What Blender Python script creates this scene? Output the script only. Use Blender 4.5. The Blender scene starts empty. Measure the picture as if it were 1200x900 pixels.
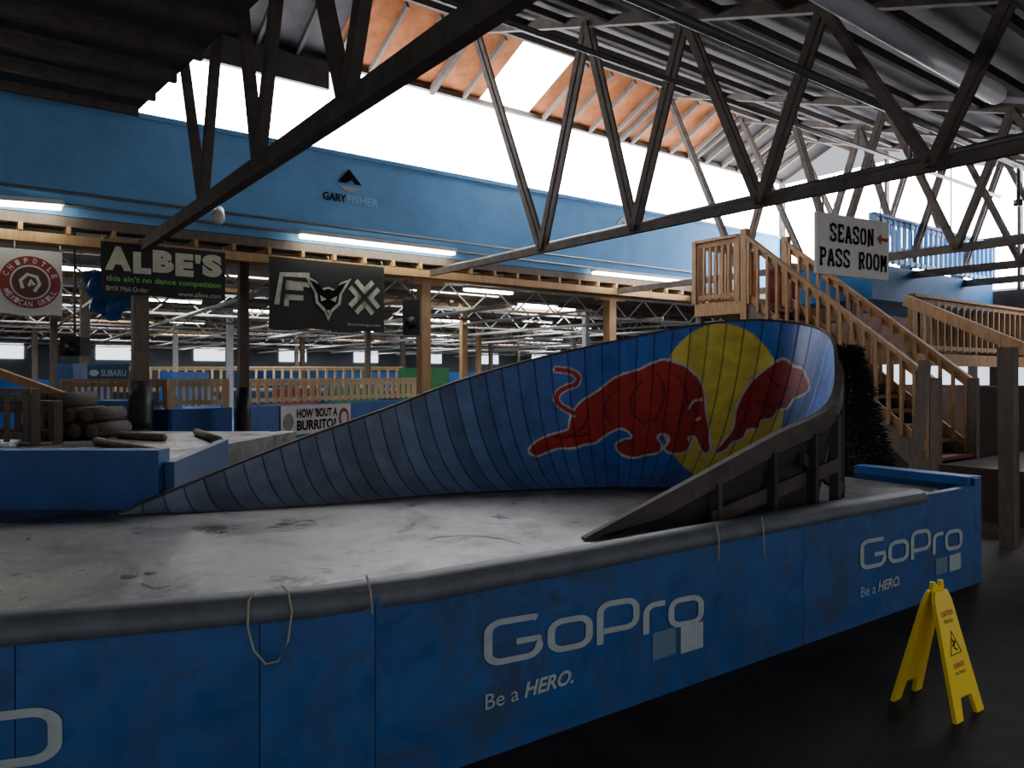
import bpy, math, random
from mathutils import Vector, Matrix
import numpy as np
random.seed(7)
F=870.0; HC=1.7
scene=bpy.context.scene
COL=scene.collection
# ------------------------------------------------------------ site axes
P0=Vector((-1.43,13.1,0)); A=Vector((.8,.6,0)); T=Vector((.6,-.8,0)); Z=Vector((0,0,1))
RW=10.6
def W(s,t,z): 
    p=P0+A*s+T*t; return Vector((p.x,p.y,z))
def at(u,v,d): return Vector(((u-600)/F*d,d,HC-(v-440)/F*d))
def hdr(u,v,t=0.0):
    k=(u-600)/F
    o=W(0,t,0)
    s=(k*o.y-o.x)/(A.x-k*A.y)
    p=W(s,t,0); return Vector((p.x,p.y,HC-(v-440)/F*p.y))
# ------------------------------------------------------------ materials
MATS={}
def mat(name,col,rough=.6,var=.25,scale=6,metal=0,emit=0,bump=0,stretch=(1,1,1),col2=None,spec=.5,ecol=None,scuff=None):
    if name in MATS: return MATS[name]
    m=bpy.data.materials.new(name); m.use_nodes=True; nt=m.node_tree; N=nt.nodes; L=nt.links
    b=N['Principled BSDF']; b.inputs['Roughness'].default_value=rough; b.inputs['Metallic'].default_value=metal
    b.inputs['Specular IOR Level'].default_value=spec
    tc=N.new('ShaderNodeTexCoord'); mp=N.new('ShaderNodeMapping'); mp.inputs['Scale'].default_value=stretch
    L.new(tc.outputs['Object'],mp.inputs['Vector'])
    nz=N.new('ShaderNodeTexNoise'); nz.inputs['Scale'].default_value=scale; nz.inputs['Detail'].default_value=8
    nz.inputs['Roughness'].default_value=.68
    L.new(mp.outputs['Vector'],nz.inputs['Vector'])
    cr=N.new('ShaderNodeValToRGB'); cr.color_ramp.elements[0].position=.3; cr.color_ramp.elements[1].position=.72
    c2=col2 if col2 else tuple(min(1,c*(1+var)) for c in col)
    c1=tuple(c*(1-var) for c in col)
    cr.color_ramp.elements[0].color=(*c1,1); cr.color_ramp.elements[1].color=(*c2,1)
    L.new(nz.outputs['Fac'],cr.inputs['Fac']); last=cr.outputs['Color']
    if scuff:
        n2=N.new('ShaderNodeTexNoise'); n2.inputs['Scale'].default_value=scuff[1]; n2.inputs['Detail'].default_value=10; n2.inputs['Roughness'].default_value=.75; n2.inputs['Distortion'].default_value=1.2
        L.new(tc.outputs['Object'],n2.inputs['Vector'])
        r2=N.new('ShaderNodeValToRGB'); r2.color_ramp.elements[0].position=.48; r2.color_ramp.elements[1].position=.62
        L.new(n2.outputs['Fac'],r2.inputs['Fac'])
        mx=N.new('ShaderNodeMixRGB'); mx.inputs[2].default_value=(*scuff[0],1); L.new(r2.outputs['Color'],mx.inputs[0]); L.new(last,mx.inputs[1]); last=mx.outputs[0]
        mr=N.new('ShaderNodeMapRange'); mr.inputs['From Min'].default_value=.35; mr.inputs['From Max'].default_value=.65; mr.inputs['To Min'].default_value=max(.05,rough-.12); mr.inputs['To Max'].default_value=rough+.32
        L.new(n2.outputs['Fac'],mr.inputs['Value']); L.new(mr.outputs[0],b.inputs['Roughness'])
    L.new(last,b.inputs['Base Color'])
    if emit:
        b.inputs['Emission Color'].default_value=(*(ecol or col),1); b.inputs['Emission Strength'].default_value=emit
    if bump:
        bp=N.new('ShaderNodeBump'); bp.inputs['Strength'].default_value=bump; bp.inputs['Distance'].default_value=.02
        L.new(nz.outputs['Fac'],bp.inputs['Height']); L.new(bp.outputs['Normal'],b.inputs['Normal'])
    MATS[name]=m; return m
M_blue=mat('barrier_blue_paint',(.012,.075,.235),.42,.3,4,bump=.05,scuff=((.018,.05,.11),2.5))
M_hdr=mat('header_sky_blue_paint',(.14,.34,.60),.9,.14,1.5,spec=.1)
M_deck=mat('worn_grey_deck',(.10,.105,.10),.32,.55,2.2,bump=.25,col2=(.25,.25,.235),scuff=((.045,.042,.036),1.1))
M_cop=mat('coping_grey_foam',(.085,.10,.11),.6,.3,8,bump=.1)
M_floor=mat('dark_concrete_floor',(.026,.021,.018),.75,.5,3,spec=.25)
M_wood=mat('weathered_timber',(.14,.11,.085),.75,.35,5,stretch=(4,4,1),bump=.1)
M_edge=mat('grimy_edge_timber',(.065,.052,.042),.8,.45,7,bump=.2)
M_tan=mat('tan_lumber',(.42,.25,.11),.7,.3,4,stretch=(5,5,1))
M_pale=mat('pale_fence_lumber',(.68,.50,.30),.7,.2,4,stretch=(5,5,1))
M_stair=mat('stair_lumber',(.36,.205,.09),.7,.4,4,stretch=(5,5,1))
M_tread=mat('reddish_tread_boards',(.18,.05,.03),.7,.3,5)
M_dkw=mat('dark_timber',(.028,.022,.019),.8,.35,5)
M_truss=mat('truss_timber',(.105,.088,.075),.8,.4,5,spec=.2)
M_roof=mat('roof_dark_boards',(.055,.050,.052),.85,.4,3)
M_roof2=mat('roof_grey_boards',(.048,.045,.043),.85,.35,3,spec=.2)
M_orange=mat('warm_plywood',(.36,.125,.045),.8,.45,3,spec=.1)
M_glass=mat('bright_clerestory_glass',(1,1,1),.5,.0,1,emit=18,ecol=(.97,.95,1))
M_hallfill=mat('hall_fill_glow',(1,1,1),.5,.0,1,emit=15,ecol=(.97,.98,1))  # glow for the added hall fill panels
M_farg=mat('far_hall_window_glass',(.8,.9,1),.5,.0,1,emit=2.5,ecol=(.85,.92,1))
M_dimg=mat('dim_low_window_glass',(.6,.7,.8),.5,.0,1,emit=1.6,ecol=(.8,.9,1))
M_tube=mat('fluorescent_tube_glow',(1,1,1),.5,0,1,emit=18,ecol=(1,.97,.82))
M_white=mat('white_enamel',(.6,.62,.62),.5,.1,5)
M_steel=mat('pale_steel',(.55,.56,.57),.45,.2,8)
M_pipe=mat('grey_pipe',(.16,.165,.17),.45,.2,8,metal=.4)
M_black=mat('black_vinyl',(.01,.01,.011),.6,.2,4)
M_bpad=mat('black_padding',(.012,.012,.014),.45,.3,4,bump=.2)
M_logo=mat('logo_grey_paint',(.34,.39,.39),.6,.18,14)
M_logo2=mat('logo_dim_paint',(.10,.17,.23),.6,.12,14)
M_bw=mat('banner_white_vinyl',(.62,.60,.56),.6,.08,4)
M_ink=mat('black_ink',(.012,.010,.010),.9,.1,4,spec=.05)
M_foxw=mat('faded_pale_ink',(.52,.54,.44),.7,.35,10)
M_cream=mat('olive_cream_ink',(.55,.55,.40),.7,.2,8)
M_lblue=mat('light_blue_ink',(.28,.52,.75),.7,.05,4)
M_green=mat('green_ink',(.16,.5,.08),.6,.05,4)
M_maroon=mat('maroon_ink',(.24,.03,.02),.6,.1,4)
M_brown=mat('brown_ink',(.10,.035,.02),.6,.1,4)
M_yel=mat('yellow_plastic',(.85,.60,.01),.38,.08,6)
M_red=mat('red_ink',(.45,.03,.02),.6,.05,6)
M_redb=mat('red_board_paint',(.30,.035,.02),.6,.3,5)
M_rope=mat('pale_rope',(.35,.33,.22),.8,.2,30)
M_tree=mat('evergreen_needles',(.010,.022,.012),.7,.5,20)
M_sign=mat('sign_cream_board',(.86,.83,.74),.8,.05,5,spec=.2)
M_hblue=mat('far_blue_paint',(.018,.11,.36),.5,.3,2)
M_ledge=mat('ledge_deep_blue_paint',(.012,.075,.25),.5,.3,3)
M_gall=mat('gallery_light_blue_paint',(.07,.26,.55),.6,.2,3)
M_tarp=mat('blue_tarpaulin',(.02,.11,.34),.35,.3,5)
M_teal=mat('teal_blue_paint',(.012,.10,.25),.7,.2,4,spec=.2)
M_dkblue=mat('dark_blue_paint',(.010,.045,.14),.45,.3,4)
M_gfar=mat('green_panel',(.02,.16,.05),.6,.2,4)
M_rfar=mat('red_panel',(.15,.018,.014),.6,.2,4)
M_wall=mat('hall_wall_grey_blue',(.20,.23,.27),.8,.3,.7)
M_hceil=mat('hall_ceiling_boards',(.24,.22,.20),.85,.4,1.5)
M_log=mat('log_bark',(.045,.034,.027),.9,.5,14,bump=.4)
M_logend=mat('log_cut_face',(.15,.11,.075),.8,.3,14)
M_dstair=mat('dark_stair_panel',(.036,.016,.012),.8,.4,4)
M_brwall=mat('brown_board_wall',(.08,.045,.032),.8,.4,4)
M_graf=mat('graffiti_yellow_green',(.30,.40,.03),.6,.6,5,col2=(.55,.5,.05))
# ------------------------------------------------------------ object helpers
def finish(o,parent,label,cat,group,kind):
    COL.objects.link(o)
    if parent is not None:
        o.location=o.location-parent.location; o.parent=parent
    if label: o['label']=label
    if cat: o['category']=cat
    if group: o['group']=group
    if kind: o['kind']=kind
    return o
def mesh(name,vs,fs,m,parent=None,label=None,cat=None,group=None,kind=None,smooth=False):
    vs=[Vector(v) for v in vs]
    mn=Vector((min(v.x for v in vs),min(v.y for v in vs),min(v.z for v in vs)))
    mx=Vector((max(v.x for v in vs),max(v.y for v in vs),max(v.z for v in vs)))
    c=Vector(((mn.x+mx.x)/2,(mn.y+mx.y)/2,mn.z))
    me=bpy.data.meshes.new(name); me.from_pydata([tuple(v-c) for v in vs],[],fs); me.update()
    if m: me.materials.append(m)
    if smooth:
        for p in me.polygons: p.use_smooth=True
    o=bpy.data.objects.new(name,me); o.location=c
    return finish(o,parent,label,cat,group,kind)
def empty(name,loc,label,cat,group=None):
    e=bpy.data.objects.new(name,None); e.location=Vector(loc); e.empty_display_size=.1
    return finish(e,None,label,cat,group,None)
BF=[(0,3,2,1),(4,5,6,7),(0,1,5,4),(1,2,6,5),(2,3,7,6),(3,0,4,7)]
def beamv(p0,p1,w,h,up=Vector((0,0,1))):
    p0=Vector(p0);p1=Vector(p1); d=(p1-p0).normalized()
    if abs(d.dot(up))>.98: up=T if abs(d.dot(T))<.9 else A
    r=d.cross(up).normalized()*w/2; q=r.cross(d).normalized()*h/2
    return [p0-r-q,p0+r-q,p0+r+q,p0-r+q,p1-r-q,p1+r-q,p1+r+q,p1-r+q]
def beam(name,p0,p1,w,h,m,parent=None,**k): return mesh(name,beamv(p0,p1,w,h),BF,m,parent,**k)
def multi(name,lists,m,parent=None,**k):
    vs=[];fs=[]
    for v,f in lists:
        n=len(vs); vs+=v; fs+=[tuple(i+n for i in q) for q in f]
    return mesh(name,vs,fs,m,parent,**k)
def boxw(name,s0,s1,t0,t1,z0,z1,m,parent=None,**k):
    vs=[W(s0,t0,z0),W(s1,t0,z0),W(s1,t1,z0),W(s0,t1,z0),W(s0,t0,z1),W(s1,t0,z1),W(s1,t1,z1),W(s0,t1,z1)]
    return mesh(name,vs,[(0,1,2,3),(4,7,6,5),(0,4,5,1),(1,5,6,2),(2,6,7,3),(3,7,4,0)],m,parent,**k)
def box(name,x0,x1,y0,y1,z0,z1,m,parent=None,**k):
    vs=[(x0,y0,z0),(x1,y0,z0),(x1,y1,z0),(x0,y1,z0),(x0,y0,z1),(x1,y0,z1),(x1,y1,z1),(x0,y1,z1)]
    return mesh(name,vs,BF,m,parent,**k)
def prism(name,pts,z0,z1,m,parent=None,**k):
    n=len(pts); vs=[(p[0],p[1],z0) for p in pts]+[(p[0],p[1],z1) for p in pts]
    fs=[tuple(reversed(range(n))),tuple(range(n,2*n))]+[(i,(i+1)%n,n+(i+1)%n,n+i) for i in range(n)]
    return mesh(name,vs,fs,m,parent,**k)
def tubev(pts,r,n=8):
    pts=[Vector(p) for p in pts]; vs=[];fs=[]
    ref=Vector((.3,.2,1)).normalized()
    for i,p in enumerate(pts):
        d=(pts[min(i+1,len(pts)-1)]-pts[max(i-1,0)]).normalized()
        if abs(d.dot(ref))>.97: a=d.cross(Vector((1,0,0))).normalized()
        else: a=d.cross(ref).normalized()
        b=d.cross(a)
        for j in range(n):
            an=2*math.pi*j/n; vs.append(p+(a*math.cos(an)+b*math.sin(an))*r)
    for i in range(len(pts)-1):
        for j in range(n):
            fs.append((i*n+j,i*n+(j+1)%n,(i+1)*n+(j+1)%n,(i+1)*n+j))
    fs.append(tuple(reversed(range(n)))); fs.append(tuple((len(pts)-1)*n+j for j in range(n)))
    return vs,fs
def tube(name,pts,r,m,parent=None,n=8,**k):
    v,f=tubev(pts,r,n); return mesh(name,v,f,m,parent,smooth=True,**k)
class Fr:
    def __init__(s,O,X,U=(0,0,1)):
        s.O=Vector(O); s.X=Vector(X).normalized(); s.U=Vector(U).normalized(); s.N=s.X.cross(s.U).normalized()
    def p(s,x,y,o=0): return s.O+s.X*x+s.U*y+s.N*o
def decal(name,outline,fr,off,m,parent,thick=.003,**k):
    n=len(outline)
    vs=[fr.p(x,y,off) for x,y in outline]+[fr.p(x,y,off-thick) for x,y in outline]
    fs=[tuple(range(n)),tuple(reversed(range(n,2*n)))]+[(i,n+i,n+(i+1)%n,(i+1)%n) for i in range(n)]
    return mesh(name,vs,fs,m,parent,**k)
def disc(cx,cy,rx,ry=None,n=32):
    ry=ry or rx
    return [(cx+rx*math.cos(2*math.pi*i/n),cy+ry*math.sin(2*math.pi*i/n)) for i in range(n)]
def text(name,body,fr,x,y,w,h,m,parent,off=.006,shear=0,bold=0,rot=0,**k):
    cu=bpy.data.curves.new('tmp','FONT'); cu.body=body; cu.shear=shear; cu.offset=bold; cu.resolution_u=4
    ob=bpy.data.objects.new('tmp',cu); COL.objects.link(ob)
    dg=bpy.context.evaluated_depsgraph_get(); me=bpy.data.meshes.new_from_object(ob.evaluated_get(dg))
    vs=[v.co.copy() for v in me.vertices]; fs=[tuple(p.vertices) for p in me.polygons]
    bpy.data.objects.remove(ob); bpy.data.curves.remove(cu); bpy.data.meshes.remove(me)
    if not vs: return None
    x0=min(v.x for v in vs);x1=max(v.x for v in vs);y0=min(v.y for v in vs);y1=max(v.y for v in vs)
    sx=w/max(x1-x0,1e-6); sy=h/max(y1-y0,1e-6)
    out=[]
    for v in vs:
        a=(v.x-x0)*sx; b=(v.y-y0)*sy
        if rot:
            a-=w/2;b-=h/2; a,b=a*math.cos(rot)-b*math.sin(rot),a*math.sin(rot)+b*math.cos(rot)
        out.append(fr.p(x+a,y+b,off))
    return mesh(name,out,fs,m,parent,**k)
def ribbon(pts,w,closed=False):
    pts=[Vector((p[0],p[1])) for p in pts]; n=len(pts); L=[];R=[]
    for i in range(n):
        if closed: a=pts[i-1]; c=pts[(i+1)%n]
        else: a=pts[max(i-1,0)]; c=pts[min(i+1,n-1)]
        d=(c-a).normalized(); nn=Vector((-d.y,d.x))*w/2; L.append(pts[i]+nn); R.append(pts[i]-nn)
    v=L+R; m=n if closed else n-1
    f=[(i,n+i,n+(i+1)%n,(i+1)%n) for i in range(m)]
    return v,f
def arc(cx,cy,r,a0,a1,n=6): return [(cx+r*math.cos(math.radians(a0+(a1-a0)*i/n)),cy+r*math.sin(math.radians(a0+(a1-a0)*i/n))) for i in range(n+1)]
def rrect(x0,y0,x1,y1,r):
    return arc(x1-r,y1-r,r,0,90)+arc(x0+r,y1-r,r,90,180)+arc(x0+r,y0+r,r,180,270)+arc(x1-r,y0+r,r,270,360)
def strokes(name,lst,w,fr,ox,oy,sx,sy,off,m,parent,slope=0,**k):
    vs=[];fs=[]
    for pts,cl in lst:
        v,f=ribbon(pts,w,cl); n=len(vs)
        vs+=[fr.p(ox+p.x*sx,oy+p.y*sy+slope*p.x*sx,off) for p in v]; fs+=[tuple(i+n for i in q) for q in f]
    return mesh(name,vs,fs,m,parent,**k)
# ------------------------------------------------------------ camera / world
cam=bpy.data.cameras.new('camera'); co=bpy.data.objects.new('camera',cam); COL.objects.link(co)
cam.sensor_width=36; cam.lens=F/1200*36; co.location=(0,0,HC); co.rotation_euler=(math.radians(90),0,0)
cam.shift_y=-10/1200; cam.clip_start=.05; cam.clip_end=300; scene.camera=co
w=bpy.data.worlds.new('overcast'); scene.world=w; w.use_nodes=True
bg=w.node_tree.nodes['Background']; bg.inputs[0].default_value=(.90,.91,1,1); bg.inputs[1].default_value=.85
# ------------------------------------------------------------ shell
S=dict(kind='structure')
prism('floor',[(-50,-4),(60,-4),(60,75),(-50,75)],-.1,0,M_floor,**S)
boxw('wall_back',-30,62,-36.2,-36,0,6,M_wall,**S)
boxw('wall_left',-30.2,-30,-36,12,0,6,M_wall,**S)
boxw('wall_right',RW,RW+.2,0,13,0,3.45,M_brwall,**S)
boxw('wall_header',-24,RW,-.15,0,3.8,5.3,M_hdr,**S)
boxw('ceiling',-30,62,-36,-.15,3.98,4.08,M_hceil,**S)
def slab(name,s0,s1,t0,z0,t1,z1,m,th=.08,**k):
    vs=[W(s0,t0,z0),W(s1,t0,z0),W(s1,t1,z1),W(s0,t1,z1)]; vs+= [v+Vector((0,0,th)) for v in vs]
    return mesh(name,vs,BF,m,**k)
slab('ceiling',-24,-4.75,0,5.32,13,3.9,M_roof,**S)
def zf(t): return 7.42-.335*(t-1.35)
slab('ceiling',-4.75,RW+.2,1.35,zf(1.35),13,zf(13),M_roof2,**S)
slab('ceiling',-4.75,-1.9,-.1,6.78,1.35,7.42,M_roof,**S)
for a,b,mm in ((-1.9,1.05,M_orange),(2.2,7.0,M_orange),(7.0,RW+.2,M_roof2)): slab('ceiling',a,b,-.1,6.78,1.35,7.42,mm,**S)
slab('window_1',1.05,2.2,-.1,6.79,1.35,7.43,M_glass,**S)
mesh('wall_cheek',[W(-4.75,0,5.3),W(-4.75,0,6.8),W(-4.75,1.35,7.45),W(-4.75,13,3.6),W(-4.75,12,4.02)],[(0,1,2,3,4)],M_roof,**S)
n=2; s=-4.7; nb=5; step=(RW+4.7)/nb
for i in range(nb):
    boxw('window_%d'%n,s+i*step+.0,s+(i+1)*step-.0,-.12,-.06,5.32,6.72,M_glass,**S); n+=1
boxw('trim_20',-4.7,-1.9,-.05,.03,6.30,6.8,M_roof,**S)  # added dark board, darkens the upper left of the window band
boxw('trim_21',-4.7,RW,-.14,.03,6.72,6.8,M_truss,**S)
boxw('trim_22',-4.7,RW,-.14,.03,5.27,5.34,M_hdr,**S)
for i in range(6):
    t0=.1+i*1.35; t1=t0+1.3
    def zr(t): return min(6.7,zf(max(t,1.35))-.15)
    vs=[W(RW+.05,t0,3.5),W(RW+.05,t1,3.5),W(RW+.05,t1,zr(t1)),W(RW+.05,t0,zr(t0))]
    mesh('window_%d'%n,vs+[v+A*.04 for v in vs],BF,M_glass,**S); n+=1
    if i%2==0: beam('trim_%d'%(60+i),W(RW,t0-.05,3.45),W(RW,t0-.05,zr(t0)+.1),.06,.06,M_truss,**S)
beam('trim_70',W(RW,0,4.55),W(RW,8.2,4.55),.05,.06,M_truss,**S)
for i in range(4):
    boxw('window_%d'%n,RW-.02,RW,2.2+i*1.5,3.4+i*1.5,1.5,1.95,M_dimg,**S); n+=1
mesh('wall_right',[W(RW+.1,8.2,3.4),W(RW+.1,13,3.4),W(RW+.1,13,3.6),W(RW+.1,8.2,zf(8.2))],[(0,1,2,3)],M_dstair,**S)
# ------------------------------------------------------------ purlins / rafters
for i in range(11):
    t=.6+i*1.05; z=5.32-1.42*t/13-.07
    boxw('roof_purlin',-20,-4.8,t,t+.07,z-.09,z+.02,M_truss,label='dark timber purlin under the low roof',cat='beam',group='low roof purlins')
for i in range(12):
    t=1.9+i*.85; z=zf(t)-.06
    boxw('roof_purlin',-4.7,RW,t,t+.06,z-.1,z+.0,M_truss,label='grey timber purlin under the raised roof',cat='beam',group='raised roof purlins')
for i in range(24):
    s=-4.3+i*.62
    if 1.0<s<2.25: continue
    beam('roof_rafter',W(s,.02,6.74),W(s,1.33,7.35),.05,.1,M_wood if s>-1.9 else M_dkw,label='sloping rafter under plywood roof',cat='rafter',group='plywood roof rafters')
# ------------------------------------------------------------ trusses
def truss(s,m=M_truss,k=1.0,ck=None,single=False):
    ck=ck or k
    e=empty('roof_truss',W(s,0,3.5),'dark timber roof truss with zigzag web members','truss','timber roof trusses')
    beam('bottom_chord',W(s,-.1,3.5),W(s,10.6,3.5),.1*ck,.16*ck,m,e)
    beam('top_chord',W(s,1.35,zf(1.35)-.12),W(s,10.6,zf(10.6)-.12),.1*k,.15*k,m,e)
    beam('top_chord',W(s,0,6.7),W(s,1.35,zf(1.35)-.12),.1*k,.15*k,m,e)
    bt=[3.1,4.9,6.7,8.4]; tp=[1.4,4.05,5.7,7.4,9.0]
    for i,b in enumerate(bt):
        for q in (tp[i],tp[i+1]):
            if single: beam('web',W(s,b,3.5),W(s,q,zf(q)-.14),.09*k,.12*k,m,e)
            else:
                for o in (-.05,.05):
                    beam('web',W(s+o,b,3.5),W(s+o,q,zf(q)-.14),.04*k,.10*k,m,e)
    return e
truss(-4.62,k=.95,single=True); truss(0,k=.85,ck=.62); truss(4.62,k=.8,ck=.7)
truss(7.0,k=.8); truss(9.1,k=.8)
tube('sprinkler_pipe',[W(.25,-.1,3.62),W(.25,11,3.66)],.03,M_pipe,label='long grey sprinkler pipe beside truss bottom chord',cat='pipe')
tube('sprinkler_pipe',[W(-4.4,7.2,4.7),W(9.2,7.2,4.7)],.045,M_pipe,label='dark sprinkler main below raised roof',cat='pipe')
tube('sprinkler_pipe',[W(-4.4,5.6,5.1),W(9.2,5.6,5.1)],.03,M_pipe,label='thin grey branch pipe below raised roof',cat='pipe')
tube('sprinkler_pipe',[W(-2,9.4,4.2),W(9.2,9.4,4.2)],.03,M_pipe,label='thin grey branch pipe below raised roof',cat='pipe')
tube('air_duct',[at(905,-45,4.9),at(1168,112,6.98)],.085,M_white,n=14,label='long off-white tubular duct hung under dark roof',cat='duct')
for s in (2.2,5.4):
    e=empty('pipe_drop',W(s,7.2,4.0),'short hanging pipe with round sprinkler head','pipe','pipe drops')
    tube('drop_pipe',[W(s,7.2,4.65),W(s,7.2,4.2)],.022,M_pipe,e); tube('sprinkler_head',[W(s,7.2,4.2),W(s,7.2,4.12)],.06,M_pipe,e)
# ------------------------------------------------------------ header details
def fixture(p0,p1,group='header fluorescent fixtures',wd=.16,label='lit white fluorescent strip fixture'):
    p0=Vector(p0);p1=Vector(p1)
    e=empty('fluorescent_light',(p0+p1)/2,label,'light fixture',group)
    beam('housing',p0+Vector((0,0,.05)),p1+Vector((0,0,.05)),wd,.06,M_white,e)
    d=(p1-p0).normalized(); r=d.cross(Vector((0,0,1)))*wd*.25
    for q in (-1,1): tube('tube',[p0+d*.03+r*q-Vector((0,0,.01)),p1-d*.03+r*q-Vector((0,0,.01))],.027,M_tube,e)
for a,b in (((-60,233),(75,243)),((350,276),(533,297)),((695,319),(810,331))):
    fixture(hdr(*a,t=.2),hdr(*b,t=.2))
for z in (4.1,3.93):
    tube('conduit',[W(-14,.05,z),W(9.2,.05,z)],.022,M_pipe,label='grey conduit running along blue header wall',cat='conduit',group='header conduits')
boxw('header_beam',-24,RW,-.12,.02,3.42,3.55,M_tan,label='long tan timber beam beneath blue header',cat='beam')
boxw('header_beam',-24,RW,-.14,0,3.66,3.79,M_wood,label='weathered timber ledger beneath blue header',cat='beam')
for i in range(44):
    s=-14+i*.53
    beam('joist_end',W(s,-.9,3.61),W(s,.04,3.61),.05,.1,M_tan,label='tan joist stub between header beams',cat='joist',group='header joists')
p=hdr(378,238); f=Fr(p,A); e=empty('painted_logo',p,'dark mountain emblem with lettering painted on blue header','logo')
text('lettering','GARY',f,0,.06,.40,.13,M_ink,e,off=.012,bold=.03); text('lettering','FISHER',f,.42,.06,.56,.13,M_lblue,e,off=.012,bold=.02)
decal('emblem',[(.25,.38),(.45,.62),(.68,.38),(.56,.38),(.5,.45),(.40,.38)],f,.012,M_ink,e)
decal('emblem',[(.28,.33),(.66,.33),(.52,.25),(.40,.25)],f,.012,M_logo,e)
p=hdr(722,268); f=Fr(p,A); e=empty('painted_logo',p,'small faded emblem painted on blue header','logo')
decal('emblem',[(0,.1),(.2,.30),(.4,.1),(.28,.12),(.2,.2),(.1,.1)],f,.012,M_pipe,e)
def post(x,y,z0,z1,w,m,label,pad=None,group='hall posts'):
    e=empty('support_post',(x,y,z0),label,'post',group)
    beam('shaft',(x,y,z0),(x,y,z1),w,w,m,e)
    if pad: tube('padding',[(x,y,pad[0]),(x,y,pad[0]+.1),(x,y,(pad[0]+pad[1])/2),(x,y,pad[1])],w*.78,M_bpad,e,n=10)
    beam('bracket',(x-.3,y-.22,z1-.05),(x+.3,y+.22,z1-.05),w,.08,m,e)
    return e
q=W(-4.62,-.25,0); post(q.x,q.y,0,3.4,.2,M_wood,'weathered square timber post wrapped in black padding',(.95,1.62))
q=W(0,-.25,0); post(q.x,q.y,0,3.4,.19,M_tan,'tan square timber post under blue header')
q=W(4.62,-.25,0); post(q.x,q.y,0,3.4,.2,M_tan,'tan square timber post under blue header')
q=at(285,440,12.4); post(q.x,q.y,0,3.8,.15,M_wood,'weathered post with black pad beside fenced walkway',(.7,1.5))
for s,t in ((-9.2,-7.4),(-4.6,-6),(4.6,-6),(9.2,-6),(-9.2,-12),(-4.6,-12),(0,-12),(4.6,-12),(9.2,-12),(14,-12),(-4.6,-18),(0,-19),(4.6,-18),(9.2,-18),(14,-18),(19,-18),(0,-25),(7,-25),(14,-25),(21,-25)):
    q=W(s,t,0)
    post(q.x,q.y,0,3.8,.17,random.choice([M_wood,M_tan,M_steel]),'square post standing in the far hall')
q=hdr(255,247,t=2.6); e=empty('floodlight',q,'small white floodlight clamped to truss chord','lamp')
tube('lamp_head',[q,q+Vector((.05,-.1,-.12))],.07,M_white,e,n=12); tube('bracket',[q,q+Vector((-.02,0,.2))],.02,M_pipe,e)
for u0,v0,d,wd,h in ((482,392,12.9,.30,.6),(82,417,11,.3,.28)):
    q=at(u0,v0,d); e=empty('loudspeaker',q,'black box loudspeaker hung below ceiling','speaker','hall loudspeakers')
    box('cabinet',q.x-wd/2,q.x+wd/2,q.y,q.y+.25,q.z,q.z+h,M_black,e); tube('hanger',[(q.x,q.y+.12,q.z+h),(q.x,q.y+.12,3.95)],.015,M_pipe,e)
    tube('driver',[(q.x,q.y-.01,q.z+h*.35),(q.x,q.y+.01,q.z+h*.35)],wd*.35,M_bpad,e,n=16)
# crumpled tarp hanging behind the left banner
vs=[];fs=[]; c0=at(94,318,11.3); nx,nz_=16,12
for j in range(nz_+1):
    for i in range(nx+1):
        a=i/nx; b=j/nz_; wdt=.95*(1-.35*b)
        vs.append(Vector((c0.x+wdt*a+.15*b, c0.y+.07*math.sin(a*17+b*3)+.05*math.sin(b*11+a*5), c0.z-.62*b-.10*math.sin(a*math.pi)*b+.04*math.sin(a*9))))
for j in range(nz_):
    for i in range(nx): k=j*(nx+1)+i; fs.append((k,k+1,k+nx+2,k+nx+1))
e=empty('tarp',c0,'crumpled blue tarp tied under header beam','tarp')
mesh('sheet',vs,fs,M_tarp,e,smooth=True); tube('tie',[vs[0],vs[0]+Vector((0,0,.35))],.008,M_rope,e,n=5); tube('tie',[vs[nx],vs[nx]+Vector((0,0,.35))],.008,M_rope,e,n=5)
# ------------------------------------------------------------ banners
def banner(tl,tr,bl,m,label,cat='banner'):
    a=hdr(*tl,t=.08); b=hdr(*tr,t=.08); c=hdr(*bl,t=.08); wd=(b-a).length; h=a.z-c.z
    O=Vector((a.x,a.y,c.z)); f=Fr(O,A)
    e=empty('banner',O,label,cat,'hanging banners')
    nx,ny=16,6; vs=[];fs=[]
    for j in range(ny+1):
        for i in range(nx+1):
            x=i/nx*wd; y=j/ny*h - (.015*math.sin(i/nx*math.pi*4) if j==0 else 0)
            vs.append(f.p(x,y,0))
    for j in range(ny):
        for i in range(nx): fs.append((j*(nx+1)+i,j*(nx+1)+i+1,(j+1)*(nx+1)+i+1,(j+1)*(nx+1)+i))
    mesh('sheet',vs,fs,m,e)
    for x in (.02,wd/2,wd-.02): tube('tie',[f.p(x,h-.01,0),f.p(x,h+.1,-.06)],.006,M_rope,e,n=5)
    return e,f,wd,h
e,f,wd,h=banner((315,300),(450,311),(315,385),M_black,'black banner with outlined lettering and fox head emblem')
strk={'F':[([(0,0),(.12,1),(1.1,1)],False),([(.05,.5),(.85,.5)],False)],'X':[([(0,0),(1,1)],False),([(0,1),(1,0)],False)]}
for ch,x in (('F',.07),('X',.68)):
    strokes('lettering',strk[ch],.56,f,wd*x+wd*.03,h*.33,wd*.21,h*.38,.006,M_foxw,e)
    strokes('lettering',strk[ch],.17,f,wd*x+wd*.03,h*.33,wd*.21,h*.38,.010,M_black,e)
def fox(s,cx,cy): return [(cx+s*x,cy+s*y) for x,y in ((0,-.95),(.16,-.6),(.5,-.28),(.55,.1),(.95,.75),(.5,.55),(.25,.28),(0,.36),(-.25,.28),(-.5,.55),(-.95,.75),(-.55,.1),(-.5,-.28),(-.16,-.6))]
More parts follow.
